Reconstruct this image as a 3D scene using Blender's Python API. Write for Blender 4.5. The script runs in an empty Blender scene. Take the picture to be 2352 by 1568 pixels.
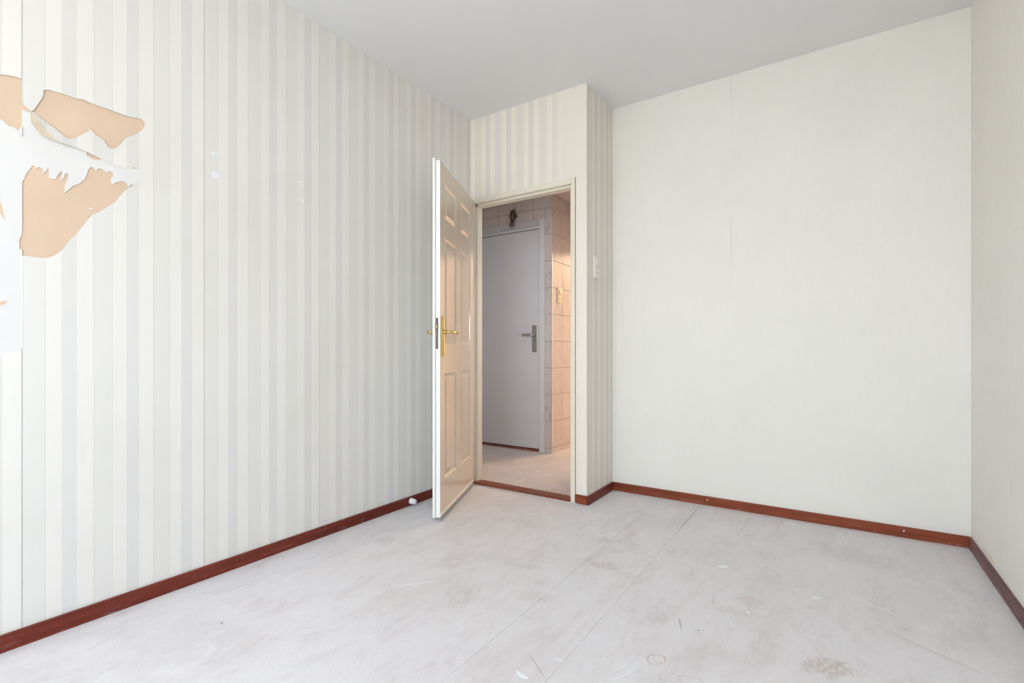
import bpy, bmesh, math, random
from mathutils import Vector, Matrix

# ------------------------------------------------------------------ camera, sky, sun, exposure
scene = bpy.context.scene
COL = scene.collection
R = math.radians

XL, XR, YB, YD, XC, H = -2.184, 0.545, 3.178, 2.773, -1.2745, 2.6   # room planes in metres
YW = -1.80                                                          # window wall behind the camera

cam_data = bpy.data.cameras.new('camera')
cam_data.sensor_fit = 'HORIZONTAL'
cam_data.sensor_width = 36.0
cam_data.lens = 1124.9 * 36.0 / 2352.0
cam_data.shift_y = 23.86 / 2352.0
cam_data.clip_start = 0.02
cam = bpy.data.objects.new('camera', cam_data)
cam.location = (0, 0, 0.9413)
cam.rotation_euler = (R(90), 0, R(33.43))
COL.objects.link(cam)
scene.camera = cam

world = bpy.data.worlds.new('sky')
scene.world = world
world.use_nodes = True
wn = world.node_tree.nodes
wl = world.node_tree.links
bg = wn['Background']
SKY_STRENGTH = 9.0
bg.inputs['Strength'].default_value = SKY_STRENGTH
tc = wn.new('ShaderNodeTexCoord')
sx = wn.new('ShaderNodeSeparateXYZ')
wl.new(tc.outputs['Generated'], sx.inputs[0])
rp = wn.new('ShaderNodeValToRGB')
rp.color_ramp.elements[0].position = 0.0
rp.color_ramp.elements[0].color = (0.88, 0.94, 1.0, 1)
rp.color_ramp.elements[1].position = 0.8
rp.color_ramp.elements[1].color = (0.63, 0.79, 1.0, 1)
wl.new(sx.outputs['Z'], rp.inputs[0])
wl.new(rp.outputs[0], bg.inputs['Color'])

sun_data = bpy.data.lights.new('sun', 'SUN')
sun_data.energy = 30.0
sun_data.color = (1.0, 0.94, 0.86)
sun_data.angle = R(0.6)
sun = bpy.data.objects.new('sun', sun_data)
sun.rotation_euler = Vector((0.80, 0.25, 0.80)).to_track_quat('Z', 'Y').to_euler()   # never reaches the window
COL.objects.link(sun)

# daylight sampling through the window opening and the glazed end of the passage
pd = bpy.data.lights.new('window_portal', 'AREA')
pd.shape = 'RECTANGLE'
pd.size, pd.size_y = 2.35, 1.62
pd.cycles.is_portal = True
po = bpy.data.objects.new('window_portal', pd)
po.location = (-0.78, YW - 0.10, 1.58)
po.rotation_euler = (R(90), 0, 0)
COL.objects.link(po)

# lamp in the room at the far end of the passage
ld = bpy.data.lights.new('passage_lamp', 'POINT')
ld.energy = 120
ld.color = (1.0, 0.68, 0.43)
ld.shadow_soft_size = 0.10
lo = bpy.data.objects.new('passage_lamp', ld)
lo.location = (-1.15, 6.6, 2.35)
COL.objects.link(lo)

# unseen fill light added below the ceiling of the hall behind the doorway
hd_ = bpy.data.lights.new('hall_ceiling_fill', 'AREA')
hd_.shape = 'DISK'
hd_.size = 0.30
hd_.energy = 2.0
hd_.color = (0.86, 0.92, 1.0)
ho_ = bpy.data.objects.new('hall_ceiling_fill', hd_)
ho_.location = (-2.0, 3.05, 2.39)
COL.objects.link(ho_)

# fill light added to brighten the grey door, out of view right of the doorway
wd_ = bpy.data.lights.new('hall_wall_fill', 'AREA')
wd_.shape = 'DISK'
wd_.size = 0.24
wd_.energy = 3.0
wd_.color = (0.84, 0.92, 1.0)
wo_ = bpy.data.objects.new('hall_wall_fill', wd_)
wo_.location = (-1.39, 3.22, 1.15)
wo_.rotation_euler = Vector((0.85, -0.50, 0.05)).to_track_quat('Z', 'Y').to_euler()
COL.objects.link(wo_)

vs = scene.view_settings
vs.view_transform = 'Standard'
vs.look = 'None'
vs.exposure = 0.49
vs.gamma = 1.0
vs.use_curve_mapping = False

# ------------------------------------------------------------------ node helpers
def srgb(r, g, b):
    f = lambda c: (c / 255 / 12.92) if c / 255 <= 0.04045 else ((c / 255 + 0.055) / 1.055) ** 2.4
    return (f(r), f(g), f(b), 1)

class NT:
    """small helper around one material's node tree"""
    def __init__(self, name, rough=0.6, spec=0.5, metal=0.0):
        self.m = bpy.data.materials.new(name)
        self.m.use_nodes = True
        self.n = self.m.node_tree.nodes
        self.l = self.m.node_tree.links
        self.b = self.n['Principled BSDF']
        self.b.inputs['Roughness'].default_value = rough
        self.b.inputs['Specular IOR Level'].default_value = spec
        self.b.inputs['Metallic'].default_value = metal
        self.co = self.n.new('ShaderNodeTexCoord').outputs['Object']
    def new(self, t, **kw):
        x = self.n.new(t)
        for k, v in kw.items():
            setattr(x, k, v)
        return x
    def put(self, sock, v):
        if isinstance(v, bpy.types.NodeSocket):
            self.l.new(v, sock)
        else:
            sock.default_value = v
    def math(self, op, a, b=0.0, c=0.0):
        x = self.new('ShaderNodeMath', operation=op)
        self.put(x.inputs[0], a); self.put(x.inputs[1], b); self.put(x.inputs[2], c)
        return x.outputs[0]
    def noise(self, scale, detail=4, rough=0.55, stretch=None, off=(0, 0, 0), dist=0.0):
        mp = self.new('ShaderNodeMapping')
        self.l.new(self.co, mp.inputs[0])
        mp.inputs['Scale'].default_value = stretch or (1, 1, 1)
        mp.inputs['Location'].default_value = off
        x = self.new('ShaderNodeTexNoise')
        x.inputs['Scale'].default_value = scale
        x.inputs['Detail'].default_value = detail
        x.inputs['Roughness'].default_value = rough
        x.inputs['Distortion'].default_value = dist
        self.l.new(mp.outputs[0], x.inputs['Vector'])
        return x.outputs['Fac']
    def ramp(self, fac, stops, interp='LINEAR'):
        x = self.new('ShaderNodeValToRGB')
        cr = x.color_ramp
        cr.interpolation = interp
        while len(cr.elements) < len(stops):
            cr.elements.new(0.5)
        for e, (p, c) in zip(cr.elements, stops):
            e.position = p
            e.color = c if not isinstance(c, (int, float)) else (c, c, c, 1)
        self.put(x.inputs[0], fac)
        return x.outputs[0]
    def step(self, fac, a, b):
        x = self.new('ShaderNodeMapRange', interpolation_type='SMOOTHSTEP')
        self.put(x.inputs[0], fac)
        x.inputs[1].default_value = a; x.inputs[2].default_value = b
        return x.outputs[0]
    def mix(self, fac, a, b, mode='MIX'):
        x = self.new('ShaderNodeMix', data_type='RGBA', blend_type=mode)
        self.put(x.inputs[0], fac); self.put(x.inputs[6], a); self.put(x.inputs[7], b)
        return x.outputs[2]
    def xyz(self):
        s = self.new('ShaderNodeSeparateXYZ')
        self.l.new(self.co, s.inputs[0])
        return s.outputs
    def bump(self, h, strength=0.1, dist=0.01):
        x = self.new('ShaderNodeBump')
        x.inputs['Strength'].default_value = strength
        x.inputs['Distance'].default_value = dist
        self.l.new(h, x.inputs['Height'])
        self.l.new(x.outputs[0], self.b.inputs['Normal'])
    def color(self, c):
        self.put(self.b.inputs['Base Color'], c)
    def done(self):
        return self.m

def plain(name, col, rough=0.5, var=0.04, scale=6, bump=0.0, bscale=200, metal=0.0, spec=0.5):
    t = NT(name, rough, spec, metal)
    f = t.noise(scale, 2)
    lo_ = tuple(c * (1 - var) for c in col[:3]) + (1,)
    hi_ = tuple(min(1, c * (1 + var)) for c in col[:3]) + (1,)
    t.color(t.ramp(f, [(0.3, lo_), (0.7, hi_)]))
    if bump >= 0.2:
        t.bump(t.noise(bscale, 1), bump, 0.002)
    return t.done()

def wallpaper(name, axis, off, period, light, dark, fade=None):
    """vertical satin stripes: wide dark, light, narrow dark, light"""
    t = NT(name, 0.62, 0.35)
    s = t.xyz()
    v = s[axis]
    ph = t.math('DIVIDE', t.math('FLOORED_MODULO', t.math('SUBTRACT', v, off), period), period)
    mid = tuple(a * 0.55 + b * 0.45 for a, b in zip(light, dark))
    d2 = tuple(a * 0.965 for a in dark[:2]) + (dark[2] * 0.98, 1)
    line = tuple(a * 0.93 for a in dark[:3]) + (1,)
    st = [(0.0, line), (0.018, dark), (0.295, line), (0.306, light), (0.535, line), (0.545, d2), (0.75, light), (0.985, light)]
    c = t.ramp(ph, st, 'CONSTANT')
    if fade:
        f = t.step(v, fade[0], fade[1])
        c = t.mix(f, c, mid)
    # age: large pale and warm blotches, light dirt
    n1 = t.noise(2.2, 3, 0.6)
    c = t.mix(t.step(n1, 0.45, 0.75), c, (0.97, 0.965, 0.95, 1), 'MULTIPLY')
    n2 = t.noise(26, 2, 0.6, stretch=(1, 1, 0.25))
    c = t.mix(t.math('MULTIPLY', t.step(n2, 0.55, 0.8), 0.5), c, (0.965, 0.965, 0.97, 1), 'MULTIPLY')
    t.color(c)
    return t.done()

# ------------------------------------------------------------------ materials
M = {}
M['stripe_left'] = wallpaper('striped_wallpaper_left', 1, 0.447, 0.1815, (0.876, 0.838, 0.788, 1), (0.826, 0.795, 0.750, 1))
M['stripe_door'] = wallpaper('striped_wallpaper_doorway', 0, -2.148, 0.1775, (0.895, 0.825, 0.735, 1), (0.822, 0.762, 0.682, 1), fade=(-1.62, -1.36))  # same striped paper, tinted warmer for light bounced off the door
M['stripe_reveal'] = wallpaper('striped_wallpaper_reveal', 1, 2.79, 0.1815, (0.93, 0.86, 0.775, 1), (0.865, 0.80, 0.72, 1))  # same striped paper again, warm bounced light put into its colour

def fabric_paper(name, col, rib):
    t = NT(name, 0.7, 0.3)
    a = t.noise(3.0, 3, 0.6)
    b = t.noise(90, 2, 0.6, stretch=(1, 1, 0.12))
    c = t.ramp(a, [(0.3, tuple(x * 0.975 for x in col) + (1,)), (0.7, tuple(col) + (1,))])
    c = t.mix(t.math('MULTIPLY', t.step(b, 0.4, 0.8), rib), c, (0.93, 0.93, 0.92, 1), 'MULTIPLY')
    t.color(c)
    t.bump(t.math('ADD', b, t.noise(500, 1, 0.5)), 0.10, 0.0015)
    return t.done()
M['paper_back'] = fabric_paper('plain_wallpaper_cream', (0.872, 0.835, 0.77), 0.25)
M['paper_right'] = fabric_paper('ribbed_wallpaper_cream', (0.94, 0.90, 0.835), 0.7)
M['peach'] = plain('bare_peach_plaster', (0.77, 0.575, 0.415), 0.85, 0.03, 5, 0.10, 260)
M['lining'] = plain('white_lining_paper', (0.825, 0.80, 0.78), 0.85, 0.015, 8, 0.06, 300)
M['paper_backside'] = plain('paper_backside_cream', (0.88, 0.74, 0.57), 0.85, 0.03, 12)
M['filler'] = plain('white_wall_filler', (0.90, 0.90, 0.89), 0.9, 0.03, 60, 0.25, 120)
M['ceiling'] = plain('ceiling_paint', (0.88, 0.87, 0.865), 0.9, 0.012, 1.5, 0.10, 170)
M['hall_ceiling'] = plain('hall_ceiling_paint_dimmed', (0.50, 0.44, 0.40), 0.9, 0.02, 3)  # dim light on this ceiling is put into the darker brown
M['plaster'] = plain('hall_plaster', (0.84, 0.81, 0.77), 0.9, 0.02, 4)
M['cream_gloss'] = plain('cream_gloss_paint', (0.755, 0.665, 0.55), 0.16, 0.012, 3, 0.02, 25, spec=0.5)
M['frame_paint'] = plain('cream_frame_paint', (0.82, 0.755, 0.63), 0.30, 0.02, 7)
M['edge_paint'] = plain('white_edge_paint', (0.90, 0.885, 0.85), 0.28, 0.01, 9, 0.03, 60)
M['brass'] = plain('polished_brass', (0.83, 0.58, 0.22), 0.14, 0.05, 30, metal=1.0)
M['lock_metal'] = plain('dull_lock_steel', (0.12, 0.095, 0.085), 0.55, 0.1, 30, metal=0.3)
M['bolt_brass'] = plain('dull_brass_latch', (0.36, 0.22, 0.10), 0.45, 0.1, 30, metal=0.4)
M['alu'] = plain('satin_aluminium', (0.46, 0.44, 0.43), 0.28, 0.04, 40, metal=0.75)
M['chrome'] = plain('chrome_strip', (0.85, 0.86, 0.88), 0.18, 0.02, 20, metal=0.9)
M['dark'] = plain('dark_hole', (0.03, 0.025, 0.022), 0.8, 0.1, 20)
M['rust'] = plain('rusty_hole_rim', (0.35, 0.09, 0.05), 0.8, 0.1, 50)
M['brush'] = plain('grey_brush_seal', (0.36, 0.36, 0.35), 0.9, 0.2, 220)
M['switch'] = plain('ivory_plastic', (0.92, 0.875, 0.775), 0.35, 0.01, 10)
M['switch_warm'] = plain('yellowed_plastic', (0.80, 0.66, 0.42), 0.35, 0.02, 10)
M['white_rubber'] = plain('white_rubber', (0.82, 0.81, 0.80), 0.5, 0.03, 60)
M['grey_door'] = plain('grey_blue_door_paint', (0.68, 0.67, 0.70), 0.42, 0.02, 2.5, 0.05, 190)
M['grey_frame'] = plain('grey_frame_paint', (0.70, 0.69, 0.70), 0.45, 0.02, 6)
M['grey_header_shaded'] = plain('shaded_grey_header_paint', (0.56, 0.545, 0.54), 0.6, 0.03, 9)  # frame paint darkened: shade towards the top is in the colour
M['grout'] = plain('brown_grout', (0.36, 0.26, 0.20), 0.95, 0.1, 40)
M['bronze'] = plain('aged_bronze', (0.10, 0.075, 0.045), 0.45, 0.25, 40, metal=0.6)
M['bulb'] = plain('smoked_bulb', (0.12, 0.085, 0.07), 0.07, 0.05, 10, spec=0.8)
M['paving'] = plain('sunlit_paving', (0.44, 0.415, 0.375), 0.9, 0.1, 0.7)
M['white_paint'] = plain('white_window_paint', (0.82, 0.82, 0.80), 0.35, 0.01, 4)
M['flake'] = plain('white_paint_flake', (0.88, 0.89, 0.88), 0.8, 0.02, 40)

def marble(name, col, vein):
    t = NT(name, 0.5, 0.3)
    oi = t.new('ShaderNodeObjectInfo').outputs['Random']
    g = t.new('ShaderNodeNewGeometry').outputs['Position']
    cm = t.new('ShaderNodeCombineXYZ')
    t.l.new(t.math('MULTIPLY', oi, 37.0), cm.inputs[0]); t.l.new(t.math('MULTIPLY', oi, 19.0), cm.inputs[2])
    va = t.new('ShaderNodeVectorMath', operation='ADD')
    t.l.new(g, va.inputs[0]); t.l.new(cm.outputs[0], va.inputs[1])
    t.co = va.outputs[0]
    w = t.noise(7, 5, 0.62, stretch=(1, 1, 0.6), dist=1.8)
    k = t.math('ABSOLUTE', t.math('SUBTRACT', w, 0.5))
    line = t.math('SUBTRACT', 1.0, t.step(k, 0.0, 0.035))
    mask = t.step(t.noise(5, 3, 0.5, off=(3, 1, 2)), 0.52, 0.68)
    cloud = t.noise(10, 5, 0.6, off=(9, 4, 1))
    c = t.ramp(cloud, [(0.3, tuple(x * 0.90 for x in col) + (1,)), (0.7, tuple(col) + (1,))])
    c = t.mix(t.math('MULTIPLY', t.math('MULTIPLY', line, mask), 0.75), c, vein)
    t.color(c)
    return t.done()
M['marble'] = marble('pink_grey_marble_tile', (0.66, 0.575, 0.535), (0.30, 0.25, 0.24, 1))

def wood(name, base, dark, axis, rough=0.34, dust=0.25):
    t = NT(name, rough, 0.22)
    st = [1.0, 1.0, 1.0]
    st = [22.0, 22.0, 22.0]; st[axis] = 0.9
    g = t.noise(3.0, 4, 0.6, stretch=tuple(st), dist=0.4)
    st2 = [6.0, 6.0, 6.0]; st2[axis] = 0.7
    g2 = t.noise(2.0, 2, 0.55, stretch=tuple(st2), off=(4, 2, 1))
    c = t.ramp(g, [(0.28, dark), (0.72, base)])
    c = t.mix(t.step(g2, 0.40, 0.75), c, (0.72, 0.66, 0.66, 1), 'MULTIPLY')
    st3 = [16.0, 16.0, 16.0]; st3[axis] = 3.0
    d = t.noise(3.5, 4, 0.7, stretch=tuple(st3), off=(7, 5, 3))
    s = t.xyz()
    low = t.math('SUBTRACT', 1.0, t.step(s[2], 0.004, 0.030))
    k = t.math('MULTIPLY', t.step(d, 0.54, 0.72), t.math('MULTIPLY_ADD', low, dust, dust * 0.25))
    c = t.mix(k, c, (0.62, 0.53, 0.53, 1))
    t.color(c)
    t.bump(g, 0.08, 0.001)
    return t.done()
MB, MD = (0.250, 0.062, 0.034, 1), (0.125, 0.030, 0.018, 1)
M['wood_y'] = wood('mahogany_baseboard_long', (0.240, 0.045, 0.025, 1), (0.150, 0.029, 0.017, 1), 1, 0.4, 0.18)
M['wood_x'] = wood('mahogany_baseboard_cross', (0.330, 0.080, 0.034, 1), (0.200, 0.046, 0.021, 1), 0, 0.4, 0.22)
M['wood_dusty_sheen'] = wood('dusty_sheen_mahogany_baseboard', (0.250, 0.120, 0.108, 1), (0.170, 0.085, 0.078, 1), 1, 0.5, 0.45)  # real dust, plus grazing sheen put into the greyer base colour
M['wood_sill'] = wood('worn_mahogany_threshold', (0.34, 0.11, 0.055, 1), (0.18, 0.050, 0.030, 1), 0, 0.45, 0.7)

def floor_mat(name, base, stains=(), rings=(), marks=()):
    t = NT(name, 0.62, 0.4)
    a = t.noise(1.5, 4, 0.65, dist=0.4)
    c = t.ramp(a, [(0.30, (base[0] * 0.91, base[1] * 0.90, base[2] * 0.89, 1)), (0.50, tuple(base) + (1,)), (0.72, (base[0] * 1.03, base[1] * 1.045, base[2] * 1.055, 1))])
    sm = t.noise(3.2, 4, 0.72, stretch=(3.0, 1.0, 1.0), off=(2, 7, 0), dist=0.8)
    c = t.mix(t.math('MULTIPLY', t.step(sm, 0.46, 0.70), 0.75), c, (0.90, 0.88, 0.875, 1), 'MULTIPLY')
    sm2 = t.noise(6.5, 4, 0.75, stretch=(1.0, 0.6, 1.0), off=(11, 3, 0), dist=1.2)
    c = t.mix(t.math('MULTIPLY', t.step(sm2, 0.54, 0.72), 0.70), c, (0.89, 0.85, 0.83, 1), 'MULTIPLY')
    c = t.mix(t.math('MULTIPLY', t.step(sm2, 0.44, 0.30), 0.50), c, (0.86, 0.855, 0.87, 1))
    gr = t.noise(120, 3, 0.7)
    c = t.mix(t.math('MULTIPLY', t.step(gr, 0.48, 0.70), 0.50), c, (0.86, 0.845, 0.845, 1), 'MULTIPLY')
    # white paint specks
    vo = t.new('ShaderNodeTexVoronoi', feature='F1')
    vo.inputs['Scale'].default_value = 15
    t.l.new(t.co, vo.inputs['Vector'])
    sp = t.math('LESS_THAN', vo.outputs['Distance'], t.math('MULTIPLY', t.step(sm2, 0.35, 0.65), 0.075))
    sel = t.math('GREATER_THAN', a, 0.50)
    c = t.mix(t.math('MULTIPLY', t.math('MULTIPLY', sp, sel), 0.8), c, (0.87, 0.87, 0.88, 1))
    s = t.xyz()
    dn = t.noise(16, 3, 0.7, off=(0, 8, 0))
    def ell(x, y, rx, ry, rot, wob):
        dx = t.math('SUBTRACT', s[0], x); dy = t.math('SUBTRACT', s[1], y)
        ca, sa = math.cos(rot), math.sin(rot)
        u = t.math('DIVIDE', t.math('ADD', t.math('MULTIPLY', dx, ca), t.math('MULTIPLY', dy, sa)), rx)
        v = t.math('DIVIDE', t.math('SUBTRACT', t.math('MULTIPLY', dy, ca), t.math('MULTIPLY', dx, sa)), ry)
        r = t.math('SQRT', t.math('ADD', t.math('MULTIPLY', u, u), t.math('MULTIPLY', v, v)))
        return t.math('ADD', r, t.math('MULTIPLY', t.math('SUBTRACT', dn, 0.5), wob))
    tex = t.step(t.noise(38, 3, 0.75, stretch=(2.2, 1, 1)), 0.36, 0.62)
    for (x, y, rx, ry, rot, k, col) in stains:
        r = ell(x, y, rx, ry, rot, 2.2)
        f = t.math('MULTIPLY', t.math('MULTIPLY', t.math('SUBTRACT', 1.0, t.step(r, 0.55, 1.2)), k), t.math('MULTIPLY_ADD', tex, 0.8, 0.2))
        c = t.mix(f, c, col)
    for (x, y, rx, ry, rot, k, col) in rings:
        r = ell(x, y, rx, ry, rot, 2.4)
        f = t.math('MULTIPLY', t.math('SUBTRACT', 1.0, t.step(t.math('ABSOLUTE', t.math('SUBTRACT', r, 1.0)), 0.02, 0.09)), k)
        c = t.mix(f, c, col)
    for (x, y, rx, ry, rot, k, col) in marks:
        r = ell(x, y, rx, ry, rot, 0.5)
        f = t.math('MULTIPLY', t.math('SUBTRACT', 1.0, t.step(r, 0.6, 1.0)), k)
        c = t.mix(f, c, col)
    t.color(c)
    return t.done()
TAN = (0.56, 0.44, 0.38, 1); TAN2 = (0.53, 0.47, 0.44, 1); DK = (0.10, 0.10, 0.10, 1); RST = (0.50, 0.27, 0.20, 1); CHK = (0.86, 0.86, 0.875, 1)
FB = (0.795, 0.752, 0.748)
M['floor'] = floor_mat('dusty_screed_panel', FB,
    stains=[(-0.844, 2.021, 0.060, 0.045, 0.3, 0.55, TAN), (-0.015, 1.735, 0.085, 0.050, 0.45, 0.75, TAN), (-0.274, 2.045, 0.060, 0.050, 0.2, 0.35, TAN),
            (-0.300, 1.93, 0.11, 0.03, 0.25, 0.30, TAN), (-1.13, 1.83, 0.06, 0.035, 0.5, 0.40, TAN2), (-0.955, 2.30, 0.07, 0.04, 0.4, 0.40, TAN2),
            (-0.93, 2.05, 0.03, 0.025, 1.0, 0.4, TAN2), (-0.52, 1.72, 0.04, 0.02, 0.6, 0.30, TAN), (-0.95, 1.62, 0.07, 0.05, 0.7, 0.30, TAN2), (-1.46, 1.72, 0.06, 0.04, 0.5, 0.30, TAN2)],
    rings=[(-0.455, 1.499, 0.030, 0.020, 0.9, 0.75, RST), (-0.345, 1.452, 0.032, 0.022, 0.6, 0.55, TAN2), (-0.400, 1.432, 0.028, 0.018, 0.2, 0.5, TAN), (-0.855, 1.512, 0.016, 0.012, 0.3, 0.5, TAN2)],
    marks=[(-0.6905, 2.89, 0.0016, 0.28, 0.0, 0.8, DK), (-0.4487, 1.7383, 0.0035, 0.045, 0.382, 0.45, DK), (-0.385, 1.731, 0.004, 0.004, 0, 0.8, DK), (-1.779, 0.865, 0.006, 0.004, 0.5, 0.95, DK), (-0.655, 2.72, 0.003, 0.004, 0, 0.8, DK),
           (-0.3874, 1.9787, 0.0012, 0.077, 0.164, 0.4, DK), (-0.722, 1.872, 0.004, 0.003, 0, 0.9, (0.5, 0.06, 0.04, 1)), (-0.7423, 1.2637, 0.0022, 0.075, 0.922, 0.35, DK),
           (-0.705, 1.329, 0.019, 0.011, 0.19, 0.7, CHK), (-1.42, 1.45, 0.12, 0.010, 0.85, 0.5, CHK), (-1.00, 2.36, 0.05, 0.006, 0.9, 0.5, CHK), (0.10, 2.27, 0.14, 0.012, -0.5, 0.30, CHK),
           (0.24, 2.02, 0.16, 0.010, -0.5, 0.30, TAN2), (-1.62, 1.05, 0.03, 0.012, 0.4, 0.45, CHK), (-1.83, 1.62, 0.05, 0.006, 0.5, 0.5, CHK)])
M['hall_floor'] = floor_mat('hall_screed', (0.66, 0.60, 0.575))

# ------------------------------------------------------------------ mesh helpers
def tag(o, label=None, cat=None, group=None, kind=None):
    if label: o['label'] = label
    if cat: o['category'] = cat
    if group: o['group'] = group
    if kind: o['kind'] = kind
    return o

def link(o, parent=None):
    COL.objects.link(o)
    if parent is not None:
        o.parent = parent
    return o

def obj(name, bm, mats, parent=None, smooth=False):
    bmesh.ops.recalc_face_normals(bm, faces=bm.faces[:])
    me = bpy.data.meshes.new(name)
    bm.to_mesh(me)
    bm.free()
    for m in (mats if isinstance(mats, (list, tuple)) else [mats]):
        me.materials.append(m)
    if smooth:
        for p in me.polygons:
            p.use_smooth = True
    return link(bpy.data.objects.new(name, me), parent)

def empty(name, loc=(0, 0, 0), rz=0.0):
    o = bpy.data.objects.new(name, None)
    o.empty_display_size = 0.1
    o.location = loc
    o.rotation_euler = (0, 0, rz)
    return link(o)

def box(bm, x0, x1, y0, y1, z0, z1, bev=0.0, seg=2):
    b2 = bmesh.new()
    bmesh.ops.create_cube(b2, size=1.0)
    for v in b2.verts:
        v.co = Vector((x0 + (v.co.x + .5) * (x1 - x0), y0 + (v.co.y + .5) * (y1 - y0), z0 + (v.co.z + .5) * (z1 - z0)))
    if bev:
        bmesh.ops.bevel(b2, geom=b2.edges[:] + b2.verts[:], offset=bev, segments=seg, profile=0.5, affect='EDGES')
    merge(bm, b2)
    return bm

def merge(bm, b2):
    me = bpy.data.meshes.new('tmp')
    b2.to_mesh(me); b2.free()
    bm.from_mesh(me)
    bpy.data.meshes.remove(me)

def B(*a, **k):
    return box(bmesh.new(), *a, **k)

def cyl(bm, p0, p1, r0, r1=None, seg=20, cap=True):
    p0, p1 = Vector(p0), Vector(p1)
    d = p1 - p0
    b2 = bmesh.new()
    bmesh.ops.create_cone(b2, cap_ends=cap, segments=seg, radius1=r0, radius2=r0 if r1 is None else r1, depth=d.length)
    q = d.to_track_quat('Z', 'Y').to_matrix().to_4x4()
    bmesh.ops.transform(b2, matrix=Matrix.Translation((p0 + p1) / 2) @ q, verts=b2.verts[:])
    merge(bm, b2)
    return bm

def lathe(bm, prof, center, axis, seg=24):
    """prof: (radius, height) list, turned about axis through center"""
    q = Vector(axis).to_track_quat('Z', 'Y')
    rings = []
    for r, h in prof:
        rings.append([bm.verts.new(Vector(center) + q @ Vector((r * math.cos(2 * math.pi * i / seg), r * math.sin(2 * math.pi * i / seg), h))) for i in range(seg)])
    for a, b in zip(rings, rings[1:]):
        for i in range(seg):
            bm.faces.new((a[i], a[(i + 1) % seg], b[(i + 1) % seg], b[i]))
    bm.faces.new(rings[0][::-1]); bm.faces.new(rings[-1])
    return bm

def sweep(bm, path, radii, seg=14):
    """round bar along a path, one (ry, rz) pair per point"""
    path = [Vector(p) for p in path]
    rings = []
    for i, p in enumerate(path):
        t = (path[min(i + 1, len(path) - 1)] - path[max(i - 1, 0)]).normalized()
        up = Vector((0, 0, 1))
        sdir = t.cross(up)
        if sdir.length < 1e-4: sdir = Vector((1, 0, 0))
        sdir.normalize()
        up = sdir.cross(t).normalized()
        ra, rb = radii[i]
        rings.append([bm.verts.new(p + sdir * ra * math.cos(2 * math.pi * k / seg) + up * rb * math.sin(2 * math.pi * k / seg)) for k in range(seg)])
    for a, b in zip(rings, rings[1:]):
        for k in range(seg):
            bm.faces.new((a[k], a[(k + 1) % seg], b[(k + 1) % seg], b[k]))
    bm.faces.new(rings[0][::-1]); bm.faces.new(rings[-1])
    return bm

def slab(pts, fn, t):
    """flat sheet with outline pts (2D); fn(a, b, depth) -> 3D; t = thickness behind the front"""
    bm = bmesh.new()
    f = [bm.verts.new(fn(a, b, 0.0)) for a, b in pts]
    k = [bm.verts.new(fn(a, b, t)) for a, b in pts]
    n = len(f)
    bm.faces.new(f)
    for i in range(n):
        bm.faces.new((f[i], f[(i + 1) % n], k[(i + 1) % n], k[i]))
    bm.normal_update()
    bmesh.ops.triangulate(bm, faces=[x for x in bm.faces if len(x.verts) > 4])
    return bm

# ------------------------------------------------------------------ tear outlines on the left wall, metres (y, z)
H_TEAR = [(0.4464,1.7449),(0.4508,1.7355),(0.4582,1.7298),(0.4659,1.7247),(0.468,1.7237),(0.4756,1.7325),(0.4812,1.7463),(0.489,1.7649),(0.4961,1.7814),(0.4982,1.794),(0.4967,1.8048),(0.5043,1.81),(0.5119,1.8139),(0.514,1.8126),(0.5345,1.8148),(0.557,1.8148),(0.5832,1.8136),(0.591,1.817),(0.6029,1.8197),(0.6124,1.8166),(0.6385,1.8143),(0.6517,1.8146),(0.6855,1.8138),(0.7205,1.8121),(0.7456,1.8134),(0.7566,1.8169),(0.7759,1.8195),(0.7769,1.814),(0.7835,1.8088),(0.7815,1.7958),(0.7759,1.7834),(0.7676,1.7706),(0.7456,1.7482),(0.7249,1.733),(0.7134,1.7128),(0.6994,1.6897),(0.6907,1.6792),(0.6777,1.6752),(0.6692,1.6792),(0.6651,1.6893),(0.6533,1.7028),(0.6368,1.7061),(0.6238,1.7188),(0.6141,1.7254),(0.6174,1.7174),(0.6511,1.6286),(0.6578,1.6291),(0.666,1.625),(0.6729,1.6179),(0.6922,1.619),(0.7078,1.6161),(0.7206,1.6158),(0.7307,1.6236),(0.7454,1.6283),(0.7534,1.6287),(0.7617,1.626),(0.7691,1.6195),(0.7722,1.6132),(0.7661,1.5971),(0.7556,1.5764),(0.741,1.5572),(0.7307,1.5482),(0.7192,1.5346),(0.705,1.5108),(0.6922,1.4868),(0.6715,1.4654),(0.6619,1.4553),(0.6417,1.4362),(0.6351,1.4321),(0.6258,1.4241),(0.6154,1.4084),(0.6108,1.3997),(0.5942,1.3711),(0.5825,1.3499),(0.5634,1.3238),(0.5475,1.2914),(0.541,1.2818),(0.5245,1.2644),(0.51,1.2549),(0.4923,1.2503),(0.4784,1.2509),(0.4578,1.2518),(0.4469,1.2516)]
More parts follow.
